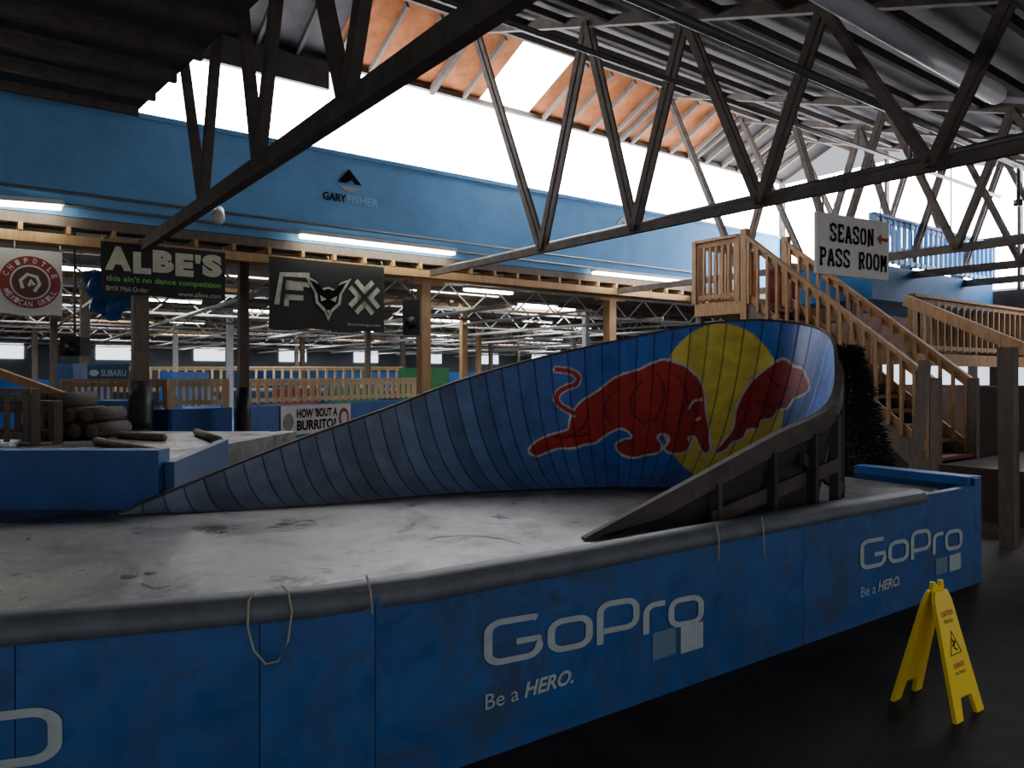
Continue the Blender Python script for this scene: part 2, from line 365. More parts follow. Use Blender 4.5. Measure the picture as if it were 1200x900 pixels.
decal('emblem',fox(h*.38,wd*.49,h*.50),f,.012,M_foxw,e); decal('emblem',fox(h*.30,wd*.49,h*.50),f,.016,M_ink,e)
for sg in (-1,1):
    decal('emblem',[(wd*.49+sg*h*a,h*b) for a,b in ((.03,.45),(.13,.51),(.11,.42))],f,.020,M_foxw,e)
decal('emblem',[(wd*.49+h*a,h*b) for a,b in ((-.03,.30),(.03,.30),(0,.24))],f,.020,M_foxw,e)
text('lettering','foxracing.com',f,wd*.66,h*.08,wd*.3,h*.05,M_foxw,e)
e,f,wd,h=banner((118,282),(264,294),(118,344),M_black,'black banner with jagged cream and small green lettering')
xx=.03
for ch,wf,dy,hf in (('A',.2,.0,.46),('L',.14,-.03,.42),('B',.17,.02,.44),('E',.15,-.02,.46),("'",.05,.26,.18),('S',.17,.01,.46)):
    text('lettering',ch,f,wd*xx,h*(.46+dy),wd*wf,h*hf,M_cream,e,bold=.07); xx+=wf+.012
text('lettering',"this ain't no dance competition",f,wd*.04,h*.22,wd*.92,h*.15,M_green,e,bold=.02)
text('lettering',"BMX Mail-Order",f,wd*.04,h*.07,wd*.32,h*.09,M_cream,e); text('lettering',"www.albes.com",f,wd*.6,h*.04,wd*.36,h*.09,M_cream,e)
e,f,wd,h=banner((-42,286),(73,297),(-42,366),M_bw,'white banner with round maroon pepper emblem')
cx,cy,R=wd*.66,h*.5,h*.40
decal('emblem',disc(cx,cy,R),f,.006,M_maroon,e); decal('emblem',disc(cx,cy,R*.66),f,.010,M_bw,e); decal('emblem',disc(cx,cy,R*.60),f,.013,M_brown,e)
strokes('emblem',[([(cx-R*.25,cy-R*.25),(cx-R*.32,cy+R*.05),(cx-R*.1,cy+R*.3),(cx+R*.2,cy+R*.22),(cx+R*.3,cy-R*.05),(cx+R*.12,cy-R*.35)],False),([(cx-R*.05,cy-R*.15),(cx+R*.02,cy+R*.08),(cx+R*.12,cy-R*.1)],False)],R*.12,f,0,0,1,1,.016,M_bw,e)
for word,a0,a1,flip in (('CHIPOTLE',160,20,False),('MEXICAN GRILL',205,335,True)):
    for i,ch in enumerate(word):
        if ch==' ': continue
        an=math.radians(a0+(a1-a0)*i/(len(word)-1)); rr=R*.83
        text('lettering',ch,f,cx+rr*math.cos(an),cy+rr*math.sin(an),R*.13,R*.2,M_bw,e,off=.010,bold=.02,rot=(an+math.pi/2 if flip else an-math.pi/2))
# ------------------------------------------------------------ hall clutter beyond header
for k in range(12):
    t=-2.6-k*2.7; s0=-16+k*.3; s1=s0+36+k*1.8
    vs=[beamv(W(s0,t,3.72),W(s1,t,3.72),.05,.05),beamv(W(s0,t,3.2),W(s1,t,3.2),.05,.05)]
    x=s0; up=False
    while x<s1:
        vs.append(beamv(W(x,t,3.72 if up else 3.2),W(x+.62,t,3.2 if up else 3.72),.03,.03)); x+=.62; up=not up
    multi('steel_joist',[(v,BF) for v in vs],M_steel if k%2==0 else M_wood,label='lattice joist under hall ceiling',cat='joist',group='hall lattice joists')
for k in range(16):
    s=-14+k*2.3
    tube('overhead_pipe',[W(s,-.6,3.05+.04*(k%3)),W(s+1.0,-33,3.05+.04*(k%3))],.03+.015*(k%2),M_steel if k%3 else M_white,label='pale pipe running beneath hall ceiling',cat='pipe',group='hall overhead pipes')
for k in range(14):
    t=-1.5-k*2.3
    boxw('hall_beam',-18,40,t,t+.09,3.84,3.96,M_tan if k%2 else M_wood,label='timber ceiling beam in the hall',cat='beam',group='hall ceiling beams')
nn=100
for (s,t) in ((-9,-5),(-3,-6),(3,-6),(8,-7),(-6,-13),(1,-14),(8,-14),(15,-15),(-3,-22),(5,-22),(13,-23),(21,-23),(2,-30),(12,-30),(24,-30)):
    boxw('window_%d'%nn,s,s+2.8,t-1.3,t,3.955,3.975,M_hallfill,**S); nn+=1  # glowing panels added under the ceiling to brighten the hall, not real skylights
for i in range(12):
    boxw('window_%d'%nn,-16+i*5.2,-14.2+i*5.2,-35.98,-35.95,2.6,3.4,M_farg,**S); nn+=1
for (s,t) in ((-8.5,-2.2),(-5.5,-3.5),(-1,-3.2),(2,-2),(5,-4),(-3,-8.5),(4,-9),(9,-9),(-1,-16),(6,-17),(11,-18)):
    fixture(W(s,t,3.55),W(s+1.3,t,3.55),'hall fluorescent fixtures',label='lit fluorescent strip hanging in the hall')
def railing(name,p0,p1,h,n,m,label,group=None,bw=.035,rw=.09):
    p0=Vector(p0);p1=Vector(p1)
    e=empty(name,p0,label,'railing',group); up=Vector((0,0,1))
    beam('handrail',p0+up*h,p1+up*h,rw,.045,m,e)
    beam('bottom_rail',p0+up*.1,p1+up*.1,.04,.07,m,e); beam('top_rail',p0+up*(h-.07),p1+up*(h-.07),.04,.07,m,e)
    for i in range(n):
        q=p0.lerp(p1,(i+.5)/n)
        beam('baluster',q+up*.04,q+up*(h-.02),bw,bw,m,e)
    for q in (p0,p1): beam('newel_post',q-up*.0,q+up*(h+.02),.08,.08,m,e)
    return e
def bwall(name,p0,p1,z0,z1,m,label,cat='ramp wall',th=.12,group=None):
    p0=Vector((p0[0],p0[1],0));p1=Vector((p1[0],p1[1],0)); d=(p1-p0).normalized(); r=Vector((-d.y,d.x,0))*th
    return prism(name,[(p0.x,p0.y),(p1.x,p1.y),(p1.x+r.x,p1.y+r.y),(p0.x+r.x,p0.y+r.y)],z0,z1,m,label=label,cat=cat,group=group)
bwall('ramp_barrier',(-5.4,11.8),(-4.75,12.6),0,1.16,M_hblue,'bright blue plywood ramp wall below slatted fence')
bwall('ramp_barrier',(-4.7,12.75),(-2.15,17.0),0,1.16,M_hblue,'bright blue plywood ramp wall below slatted fence')
railing('slatted_fence',(-5.45,11.85,1.16),(-4.85,12.6,1.16),.46,9,M_pale,'pale slatted fence on top of blue ramp wall','slatted fences',.05,.08)
railing('slatted_fence',(-4.65,12.95,1.16),(-2.2,17.05,1.16),.46,26,M_pale,'pale slatted fence on top of blue ramp wall','slatted fences',.06,.09)
bwall('ramp_barrier',(-7.5,12.2),(-5.5,11.88),0,1.16,M_dkblue,'dark blue plywood ramp wall below slatted fence')
railing('slatted_fence',(-7.4,12.25,1.16),(-5.55,11.96,1.16),.46,16,M_tan,'tan slatted fence on top of blue ramp wall','slatted fences',.04,.07)
dd=(Vector((-2.15,17.0,0))-Vector((-4.7,12.75,0))).normalized()
def onw(u):
    k=(u-600)/F; a=(k*12.75+4.7)/(dd.x-k*dd.y); return Vector((-4.7,12.75,0))+dd*a
a=onw(328);b=onw(410); L=(b-a).length; O=Vector((a.x,a.y,.60))+Vector((dd.y,-dd.x,0))*.01
f=Fr(O,dd); hh=.54; e=empty('banner',O,'white banner with black lettering on blue ramp wall','banner')
decal('sheet',[(0,0),(L,0),(L,hh),(0,hh)],f,.012,M_bw,e)
text('lettering',"HOW 'BOUT A",f,L*.21,hh*.56,L*.58,hh*.32,M_ink,e,off=.02,bold=.035); text('lettering',"BURRITO?",f,L*.21,hh*.12,L*.56,hh*.36,M_ink,e,off=.02,bold=.035)
decal('emblem',disc(L*.89,hh*.48,L*.08,hh*.36,20),f,.018,M_maroon,e); decal('emblem',disc(L*.89,hh*.48,L*.05,hh*.22,20),f,.023,M_bw,e); decal('emblem',disc(L*.10,hh*.45,L*.07,hh*.3,12),f,.018,M_pipe,e)
def fbox(u0,u1,v0,d,m,name,label,cat,dep=.6,z0=0):
    a=at(u0,v0,d);b=at(u1,v0,d)
    return box(name,a.x,b.x,d,d+dep,z0,a.z,m,label=label,cat=cat)
fbox(322,368,455,21,M_rfar,'low_ramp','red painted ramp side behind slatted fence','ramp')
fbox(380,440,455,22,M_gfar,'low_ramp','green painted ramp side behind slatted fence','ramp')
fbox(468,522,431,25,M_gfar,'storage_container','bright green storage box in the hall','container',1.5)
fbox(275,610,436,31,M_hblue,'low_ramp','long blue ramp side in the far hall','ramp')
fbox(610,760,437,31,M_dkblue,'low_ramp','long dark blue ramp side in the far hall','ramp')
fbox(-60,60,445,24,M_hblue,'low_ramp','blue ramp side behind wooden railing','ramp')
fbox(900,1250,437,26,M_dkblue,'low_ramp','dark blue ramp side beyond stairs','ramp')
q0=at(120,440,27);q1=at(470,440,27)
railing('far_railing',(q0.x,27,1.1),(q1.x,27,1.1),.9,34,M_pale,'long pale wooden railing in the far hall',None,.07,.1)
box('far_platform',q0.x,q1.x,27.0,29,0,1.1,M_dkblue,label='dark blue raised platform in the far hall',cat='platform')
def qpipe(u0,u1,vt,d,dep,m,name,label):
    x0=at(u0,0,d).x;x1=at(u1,0,d).x;zt=at(0,vt,d).z; z0=0; vs=[];fs=[]; n=10
    prof=[]
    for i in range(n+1):
        a=i/n*math.pi/2; prof.append((x0+(x1-x0)*(1-math.sin(a)) , z0+(zt-z0)*(1-math.cos(a))))
    prof=[(x1,z0)]+prof[1:]+[(x0-.3,zt),(x0-.3,z0)]
    k=len(prof); vs=[(p[0],d,p[1]) for p in prof]+[(p[0],d+dep,p[1]) for p in prof]
    fs=[tuple(range(k)),tuple(reversed(range(k,2*k)))]+[(i,k+i,k+(i+1)%k,(i+1)%k) for i in range(k)]
    mesh(name,vs,fs,m,label=label,cat='ramp')
qpipe(85,165,426,14.2,1.2,M_dkblue,'quarter_pipe','dark blue quarter pipe with curved transition')
qpipe(200,290,436,20,2.5,M_hblue,'quarter_pipe','blue curved quarter pipe beyond fence')
fbox(90,150,470,11.0,M_hblue,'ramp_box','bright blue low ramp box beside log pile','ramp',.8,0)
q=at(103,447,14.0); f=Fr(q,(1,0,0)); e=empty('wall_sign',q,'blue sign with white lettering on ramp','sign')
decal('board',[(0,0),(.78,0),(.78,.32),(0,.32)],f,.02,M_dkblue,e); text('lettering','SUBARU',f,.26,.1,.48,.12,M_logo,e,off=.03,bold=.02); decal('emblem',disc(.13,.16,.09,.06,16),f,.03,M_logo,e)
# ------------------------------------------------------------ decks
bp=[(-4.3,1.83),(-.976,2.87),(-.55,2.99),(3.867,6.117)]
e=empty('ramp_deck',(0,5,.0),'worn grey plywood riding deck with scuffs and cracks','deck')
prism('deck_surface',[(-4.3,1.9),(-.98,2.94),(-.57,3.06),(3.75,6.15),(3.2,6.86),(1.9,8.7),(-2.3,8.7),(-2.3,5.3),(-4.9,5.2)],.55,.75,M_deck,e)
for (x,y) in ((-3.6,3),(-2.5,4.5),(0,4.5),(1.5,5.5),(3.0,6.2),(0,8),(-2,8)): beam('deck_leg',(x,y,0),(x,y,.56),.1,.1,M_dkw,e)
fd=Fr((0,0,.7515),(1,0,0),(0,1,0))
def gp(u,v): 
    d=.95*F/(v-440); return ((u-600)/F*d,d)
cracks=[([gp(500,634),gp(512,630),gp(535,628),gp(562,628),gp(590,632),gp(612,638)],.010),([gp(165,684),gp(180,690),gp(200,687)],.015)]
for c,wv in cracks: strokes('crack',[(c,False)],wv,fd,0,0,1,1,0,M_dkw,e)
for c in ([(-3.4,2.3),(-1.2,5.0)],[(-.2,3.4),(1.1,4.9)]): strokes('sheet_seam',[(c,False)],.004,fd,0,0,1,1,0,M_dkw,e)
for (uu,vv,rr) in ((150,676,.04),(175,672,.03)):
    g=gp(uu,vv); decal('stain',[(g[0]+rr*(1+.4*math.sin(k*2.3))*math.cos(k*.7),g[1]+rr*.8*(1+.4*math.cos(k*1.7))*math.sin(k*.7)) for k in range(9)],fd,.0005,M_dkw,e,thick=.001)
e=empty('ramp_barrier',(-.5,3.0,0),'long blue plywood barrier with grey rounded coping and logos','barrier')
def panel(p,q,z0,z1,th=.06,m=M_blue):
    p=Vector((*p,0));q=Vector((*q,0)); d=(q-p).normalized(); r=Vector((-d.y,d.x,0))*th; p=p+d*.002;q=q-d*.002
    prism('panel',[(p.x,p.y),(q.x,q.y),(q.x+r.x,q.y+r.y),(p.x+r.x,p.y+r.y)],z0,z1,m,e)
def lp(i,a): return tuple(bp[i][k]+(bp[i+1][k]-bp[i][k])*a for k in (0,1))
panel(bp[0],lp(0,.765),0,.8);panel(lp(0,.765),bp[1],0,.8);panel(bp[1],bp[2],0,.8)
panel(bp[2],lp(2,.54),0,.8);panel(lp(2,.54),bp[3],0,.8)
panel(bp[3],(3.26,6.93),0,.86,.12)
prism('panel_cap',[(3.30,6.96),(3.16,6.86),(3.72,6.06),(3.88,6.14)],.8,.87,M_hblue,e)
path=[Vector((*bp[0],0))]+[Vector((*lp(0,a),0)) for a in (.5,.9)]+[Vector((-.77,2.925,0))]+[Vector((*lp(2,a),0)) for a in (0.04,.2,.4,.6,.82)]
prof=[(-.03,.755),(-.035,.79),(-.02,.83),(.03,.85),(.09,.85),(.14,.82),(.15,.755)]
vs=[];fs=[];n_=len(prof)
for i,pn in enumerate(path):
    d=(path[min(i+1,len(path)-1)]-path[max(i-1,0)]).normalized(); r=Vector((-d.y,d.x,0))
    for o,z in prof: vs.append(pn+r*o+Vector((0,0,z+.004*math.sin(i*2.1))))
for i in range(len(path)-1):
    for j in range(n_): fs.append((i*n_+j,i*n_+(j+1)%n_,(i+1)*n_+(j+1)%n_,(i+1)*n_+j))
fs.append(tuple(range(n_)));fs.append(tuple((len(path)-1)*n_+j for j in range(n_)))
mesh('coping',vs,fs,M_cop,e,smooth=True)
def onseg(i,u,v):
    (x0,y0),(x1,y1)=bp[i],bp[i+1]; k=(u-600)/F; a=(k*y0-x0)/((x1-x0)-k*(y1-y0))
    x=x0+(x1-x0)*a;y=y0+(y1-y0)*a; return Vector((x,y,HC-(v-440)/F*y))
def gopro_strokes():
    r=.3; L=[]
    L.append((arc(1.1-.0,1.3-r,r,60,90,3)+arc(r+.1,1.3-r,r,90,180)+arc(r+.1,.1+r,r,180,270)+arc(1.3-r,.1+r,r,270,360)+[(1.3,.62),(.75,.62)],False))
    x=1.6; L.append((rrect(x,.1,x+1.0,1.0,r),True))
    x=2.9; L.append(([(x,-.02),(x,1.3-r)]+arc(x+r,1.3-r,r,180,90)+arc(x+1.05-r,1.3-r,r,90,0)+arc(x+1.05-r,.45+r-.05,r,0,-90)+[(x+.1,.4)],False))
    x=4.25; L.append(([(x,.0),(x,.7)]+arc(x+.3,.7,.3,180,90)+[(x+.6,1.0)],False))
    x=5.05; L.append((rrect(x,.1,x+1.0,1.0,r),True))
    return L
def gopro(i,bl,br,hcap,parent,sq,hero,hh):
    a=onseg(i,*bl);b=onseg(i,*br); X=Vector((b.x-a.x,b.y-a.y,0)); f=Fr(a,X); Lw=X.length
    sx=Lw/6.15; sy=hcap/1.38
    strokes('logo_lettering',gopro_strokes(),.19,f,0,0,sx,sy,.006,M_logo,parent,slope=(b.z-a.z)/Lw)
    for j,(u0,v0,u1,v1) in enumerate(sq):
        p=onseg(i,u0,v1);q=onseg(i,u1,v0); ff=Fr(p,X); wx=Vector((q.x-p.x,q.y-p.y,0)).length; hz=onseg(i,u0,v0).z-p.z
        decal('logo_square',[(0,0),(wx,0),(wx,hz),(0,hz)],ff,.006,(M_logo2 if j==0 else M_logo),parent)
    p=onseg(i,*hero[0]);q=onseg(i,*hero[1]);wx=Vector((q.x-p.x,q.y-p.y,0)).length
    ff=Fr(p,X); 
    text('slogan_lettering','Be a',ff,0,0,wx*.36,hh*.95,M_logo,parent); text('slogan_lettering','HERO.',ff,wx*.42,0,wx*.58,hh,M_logo,parent,shear=.25,bold=.03)
gopro(2,(566,783),(824,729),.205,e,((764,742,791,774),(797,735,823,766)),((568,832),(671,812)),.072)
gopro(2,(1007,669),(1127,642),.205,e,((1096,655,1109,674),(1112,651,1125,670)),((1008,700),(1054,690)),.072)
a=onseg(0,72,892); X=Vector((bp[1][0]-bp[0][0],bp[1][1]-bp[0][1],0)); f=Fr(a,X)
strokes('logo_lettering',[(rrect(-1.02,.1,-.07,1.0,.28),True)],.17,f,0,0,.27,.19,.006,M_logo,e)
def rope(pts,label): tube('rope',pts,.0045,M_rope,n=6,label=label,cat='rope',group='ropes over barrier')
def rl(i,u,v): return onseg(i,u,v)+Vector((.02,-.045,0))
rope([rl(0,296,690),rl(0,290,700),rl(0,289,730),rl(0,296,757),rl(0,310,773),rl(1,325,770),rl(1,336,745),rl(1,340,712),rl(1,336,690),rl(1,328,682)],'pale rope loop hanging over blue barrier coping')
rope([rl(1,425,672)+Vector((0,.02,.0)),rl(1,431,690),rl(1,433,715)],'short pale rope end hanging over coping')
rope([rl(2,886,604),rl(2,888,625),rl(2,889,652)],'thin pale rope strand hanging over coping')
rope([rl(2,833,612),rl(2,836,632),rl(2,835,655)],'thin pale rope strand hanging over coping')
# ------------------------------------------------------------ berm
base=[(-2.68,5.01),(-2.35,5.10),(-1.815,5.26),(-1.27,5.51),(-.67,5.82),(0,6.03),(.5,6.12),(.85,6.13),(1.15,6.08),(1.42,6.02),(1.62,5.95),(1.75,5.86),(1.78,5.74),(1.68,5.58),(1.42,5.38),(1.06,5.08),(.72,4.72),(.40,4.34)]
lip=[(140,602,5.03),(190,580,5.2),(270,547,5.5),(360,512,5.9),(450,480,6.35),(540,446,6.8),(630,420,7.1),(720,400,7.3),(810,382,7.35),(880,375,7.25),(935,379,6.95),(968,390,6.45),(979,420,5.8),(970,474,5.2),(900,512,4.9),(820,556,4.7),(745,597,4.5),(682,631,4.31)]
B_=np.array([[x,y,.755] for x,y in base]); L_=np.array([list(at(*l)) for l in lip])
def cr(P,x):
    n=len(P); i=int(min(max(math.floor(x),0),n-2)); f=x-i
    p1=P[i];p2=P[i+1];p0=P[i-1] if i>0 else 2*p1-p2; p3=P[i+2] if i+2<n else 2*p2-p1
    return .5*((2*p1)+(-p0+p2)*f+(2*p0-5*p1+4*p2-p3)*f*f+(-p0+3*p1-3*p2+p3)*f**3)
TH=math.radians(62)
def surf(x,q):
    b=cr(B_,x);l=cr(L_,x); hfrac=math.sin(q*TH)/math.sin(TH); vfrac=(1-math.cos(q*TH))/(1-math.cos(TH))
    return np.array([b[0]+(l[0]-b[0])*hfrac,b[1]+(l[1]-b[1])*hfrac,b[2]+(l[2]-b[2])*vfrac])
cols=list(np.linspace(0,5.5,120,endpoint=False))+list(np.linspace(5.5,13,600,endpoint=False))+list(np.linspace(13,17,80))
rows=np.linspace(0,1,190)
V=np.zeros((len(cols),len(rows),3))
for i,x in enumerate(cols):
    b=cr(B_,x);l=cr(L_,x)
    hf=np.sin(rows*TH)/math.sin(TH); vf=(1-np.cos(rows*TH))/(1-math.cos(TH))
    V[i,:,0]=b[0]+(l[0]-b[0])*hf; V[i,:,1]=b[1]+(l[1]-b[1])*hf; V[i,:,2]=b[2]+(l[2]-b[2])*vf
VV=V.reshape(-1,3); nc,nr=len(cols),len(rows)
PU=600+F*VV[:,0]/VV[:,1]; PV=440-F*(VV[:,2]-HC)/VV[:,1]
far=np.repeat(np.array(cols)<11.9,nr)
def inside(poly):
    r=np.zeros(len(PU),bool); n=len(poly)
    for i in range(n):
        x0,y0=poly[i];x1,y1=poly[(i+1)%n]
        if y0==y1: continue
        c=((y0>PV)!=(y1>PV))&(PU<(x1-x0)*(PV-y0)/(y1-y0)+x0); r^=c
    return r&far
def dist(poly,closed=True):
    best=np.full(len(PU),1e9); n=len(poly)
    for i in range(n if closed else n-1):
        x0,y0=poly[i];x1,y1=poly[(i+1)%n]; dx,dy=x1-x0,y1-y0; l2=dx*dx+dy*dy+1e-9
        t=np.clip(((PU-x0)*dx+(PV-y0)*dy)/l2,0,1); best=np.minimum(best,np.hypot(PU-x0-t*dx,PV-y0-t*dy))
    best[~far]=1e9
    return best
def smooth_poly(p,closed=True,k=4):
    P=np.array(p,float); n=len(P); out=[]
    for i in range(n if closed else n-1):
        p0=P[(i-1)%n] if closed or i>0 else P[0];p1=P[i];p2=P[(i+1)%n];p3=P[(i+2)%n] if closed or i+2<n else P[-1]
        for j in range(k):
            f=j/k; out.append(tuple(.5*((2*p1)+(-p0+p2)*f+(2*p0-5*p1+4*p2-p3)*f*f+(-p0+3*p1-3*p2+p3)*f**3)))
    if not closed: out.append(tuple(P[-1]))
    return out
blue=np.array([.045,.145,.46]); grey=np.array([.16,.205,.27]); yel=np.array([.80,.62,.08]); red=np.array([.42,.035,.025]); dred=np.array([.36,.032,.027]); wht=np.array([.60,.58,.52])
mix=np.clip((VV[:,0]+1.1)/2.0,0,1)[:,None]; colr=grey*(1-mix)+blue*mix  # pale sheen on the left planks put into the colour, fading to blue
sun=inside([(845+74*math.cos(a),472+93*math.sin(a)) for a in np.linspace(0,2*math.pi,48,endpoint=False)]); colr[sun]=yel
bullR=smooth_poly([(838,531),(846,520),(856,508),(861,497),(862,484),(868,468),(877,452),(890,439),(904,428),(917,421),(924,424),(930,430),(938,431),(944,440),(948,454),(941,462),(930,467),(922,478),(912,480),(904,490),(892,492),(888,502),(876,503),(870,514),(858,518),(850,527)],k=3)
bullL=smooth_poly([(620,528),(628,518),(642,511),(655,507),(666,503),(668,492),(673,481),(682,470),(692,464),(704,456),(716,446),(732,438),(748,434),(764,426),(780,422),(794,426),(804,430),(812,437),(819,444),(824,455),(826,470),(827,484),(830,500),(831,514),(832,526),(826,531),(820,523),(814,511),(806,513),(808,521),(803,529),(788,531),(779,526),(784,518),(784,511),(774,508),(770,513),(775,522),(771,530),(756,533),(741,536),(727,531),(722,521),(732,515),(741,513),(736,505),(726,502),(714,507),(704,514),(696,519),(684,521),(672,525),(655,525),(640,530),(628,534)],k=3)
tail=smooth_poly([(678,486),(664,480),(653,471),(654,461),(664,454),(675,450),(677,441),(667,435),(652,433)],False)
for poly,c in ((bullR,dred),(bullL,red)):
    colr[dist(poly)<1.9]=wht; ins=inside(poly)&(dist(poly)>.6); colr[ins]=c
dt=dist(tail,False); colr[dt<4.2]=wht; colr[dt<2.7]=red; colr[inside([(674,480),(690,470),(690,494),(674,494)])&inside(bullL)]=red
ink=np.array([.13,.012,.02])
for st in ([(770,436),(778,455),(776,475),(766,494)],[(795,440),(802,455),(806,470),(816,482)],[(806,470),(798,484),(796,500)],[(752,446),(740,465),(742,484),(756,498)],[(716,462),(708,480),(716,496)],[(690,480),(684,500),(664,512)],[(650,512),(672,512),(690,508)],[(885,468),(905,476),(915,470)],[(900,440),(912,452),(926,456)],[(880,478),(872,495)]):
    d=dist(smooth_poly(st,False),False); colr[(d<1.0)&(inside(bullL)|inside(bullR))]=ink
colr[dist([(816,492),(820,490)],False)<1.6]=wht; colr[dist(smooth_poly([(808,478),(813,470),(822,468)],False),False)<1.4]=wht
e=empty('berm_ramp',(0.2,5.6,.75),'curved blue plank berm ramp painted with red bulls over yellow sun','ramp')
faces=[(i*nr+j,i*nr+j+1,(i+1)*nr+j+1,(i+1)*nr+j) for i in range(nc-1) for j in range(nr-1)]
me=bpy.data.meshes.new('riding_surface'); me.from_pydata((VV-np.array([.2,5.6,.75])).tolist(),[],faces); me.update()
ca=me.color_attributes.new('Paint','FLOAT_COLOR','POINT'); ca.data.foreach_set('color',np.hstack([colr,np.ones((len(colr),1))]).astype(np.float32).ravel())
mid=np.array([surf(x,.6) for x in cols]); al=np.concatenate([[0],np.cumsum(np.linalg.norm(np.diff(mid,axis=0),axis=1))])
pa=me.attributes.new('Plank','FLOAT','POINT'); pa.data.foreach_set('value',np.repeat(al/.145,nr).astype(np.float32))
for p in me.polygons: p.use_smooth=True
m=bpy.data.materials.new('painted_planks'); m.use_nodes=True; N=m.node_tree.nodes; K=m.node_tree.links; b=N['Principled BSDF']
at1=N.new('ShaderNodeAttribute');at1.attribute_name='Paint'; at2=N.new('ShaderNodeAttribute');at2.attribute_name='Plank'
fr=N.new('ShaderNodeMath');fr.operation='FRACT';K.new(at2.outputs['Fac'],fr.inputs[0])
gt=N.new('ShaderNodeMapRange');gt.inputs['From Min'].default_value=.04;gt.inputs['From Max'].default_value=.13;K.new(fr.outputs[0],gt.inputs['Value'])
fl=N.new('ShaderNodeMath');fl.operation='FLOOR';K.new(at2.outputs['Fac'],fl.inputs[0])
wn=N.new('ShaderNodeTexWhiteNoise');wn.noise_dimensions='1D';K.new(fl.outputs[0],wn.inputs['W'])
nz=N.new('ShaderNodeTexNoise');nz.inputs['Scale'].default_value=7;nz.inputs['Detail'].default_value=8
tc=N.new('ShaderNodeTexCoord');K.new(tc.outputs['Object'],nz.inputs['Vector'])
m1=N.new('ShaderNodeMath');m1.operation='MULTIPLY_ADD';m1.inputs[1].default_value=.45;m1.inputs[2].default_value=.8;K.new(wn.outputs['Value'],m1.inputs[0])
m2=N.new('ShaderNodeMath');m2.operation='MULTIPLY_ADD';m2.inputs[1].default_value=1.0;m2.inputs[2].default_value=.5;K.new(nz.outputs['Fac'],m2.inputs[0])
m3=N.new('ShaderNodeMath');m3.operation='MULTIPLY';K.new(m1.outputs[0],m3.inputs[0]);K.new(m2.outputs[0],m3.inputs[1])
m4=N.new('ShaderNodeMath');m4.operation='MULTIPLY_ADD';m4.inputs[1].default_value=.68;m4.inputs[2].default_value=.32;K.new(gt.outputs[0],m4.inputs[0])
m5=N.new('ShaderNodeMath');m5.operation='MULTIPLY';K.new(m3.outputs[0],m5.inputs[0]);K.new(m4.outputs[0],m5.inputs[1])
vm=N.new('ShaderNodeVectorMath');vm.operation='SCALE';K.new(at1.outputs['Color'],vm.inputs[0]);K.new(m5.outputs[0],vm.inputs['Scale']);K.new(vm.outputs[0],b.inputs['Base Color'])
mr=N.new('ShaderNodeMapRange');mr.inputs['To Min'].default_value=.34;mr.inputs['To Max'].default_value=.58;K.new(nz.outputs['Fac'],mr.inputs['Value']);K.new(mr.outputs[0],b.inputs['Roughness'])
b.inputs['Specular IOR Level'].default_value=.45
bmp=N.new('ShaderNodeBump');bmp.inputs['Strength'].default_value=.5;bmp.inputs['Distance'].default_value=.012;K.new(gt.outputs[0],bmp.inputs['Height']);K.new(bmp.outputs[0],b.inputs['Normal'])
me.materials.append(m); o=bpy.data.objects.new('riding_surface',me); COL.objects.link(o); o.parent=e
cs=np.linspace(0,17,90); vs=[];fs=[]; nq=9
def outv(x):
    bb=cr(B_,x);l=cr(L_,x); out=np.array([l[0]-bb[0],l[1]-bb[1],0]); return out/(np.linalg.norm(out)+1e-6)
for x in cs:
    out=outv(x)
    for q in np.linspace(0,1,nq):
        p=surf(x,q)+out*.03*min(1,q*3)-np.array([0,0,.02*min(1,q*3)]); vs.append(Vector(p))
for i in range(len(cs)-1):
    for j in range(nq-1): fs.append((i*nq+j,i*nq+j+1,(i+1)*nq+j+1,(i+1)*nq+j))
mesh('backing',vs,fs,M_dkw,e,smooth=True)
vs=[];fs=[]
for x in cs:
    l=cr(L_,x); out=outv(x)
    if x>12.6: hgt=min(.12,max(.03,(l[2]-.75)*.6))
    else: hgt=.03+.09*max(0,min(1,(x-11.8)/.8))
    ow=.05 if x>12.2 else .025
    ring=[l-out*.01+np.array([0,0,.010]),l+out*ow+np.array([0,0,.010]),l+out*ow-np.array([0,0,hgt]),l-out*.0-np.array([0,0,hgt*.8])]
    vs+=[Vector(r) for r in ring]
for i in range(len(cs)-1):
    for j in range(4): fs.append((i*4+j,i*4+(j+1)%4,(i+1)*4+(j+1)%4,(i+1)*4+j))
fs+=[(0,1,2,3),tuple((len(cs)-1)*4+j for j in range(4))]
mesh('edge_board',vs,fs,M_edge,e)
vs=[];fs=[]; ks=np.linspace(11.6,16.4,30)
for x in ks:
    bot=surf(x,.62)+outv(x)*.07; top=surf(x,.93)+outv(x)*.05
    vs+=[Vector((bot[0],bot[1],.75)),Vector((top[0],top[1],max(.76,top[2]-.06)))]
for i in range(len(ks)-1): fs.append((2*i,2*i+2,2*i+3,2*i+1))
mesh('dark_sheet',vs,fs,M_dkw,e)  # dark sheet added behind the struts to deepen shadow under the berm
for i,x in enumerate((9.0,10.0,11.0,12.0,12.9,13.4,14.0,14.8)):
    l=cr(L_,x); out=outv(x); mm=M_edge if i%3==1 else M_dkw
    p=Vector(l+out*.03); beam('support_strut',(p.x,p.y,.75),(p.x,p.y,p.z-.10),.04,.07,mm,e)
l0=Vector(cr(L_,12.9)+outv(12.9)*.055);l1=Vector(cr(L_,14.9)+outv(14.9)*.05)
beam('support_strut',(l0.x,l0.y,1.08),(l1.x,l1.y,.80),.03,.09,M_edge,e)
l0=Vector(cr(L_,12.2)+outv(12.2)*.055);l1=Vector(cr(L_,13.6)+outv(13.6)*.05)
beam('support_strut',(l0.x,l0.y,.82),(l1.x,l1.y,1.15),.03,.08,M_dkw,e)
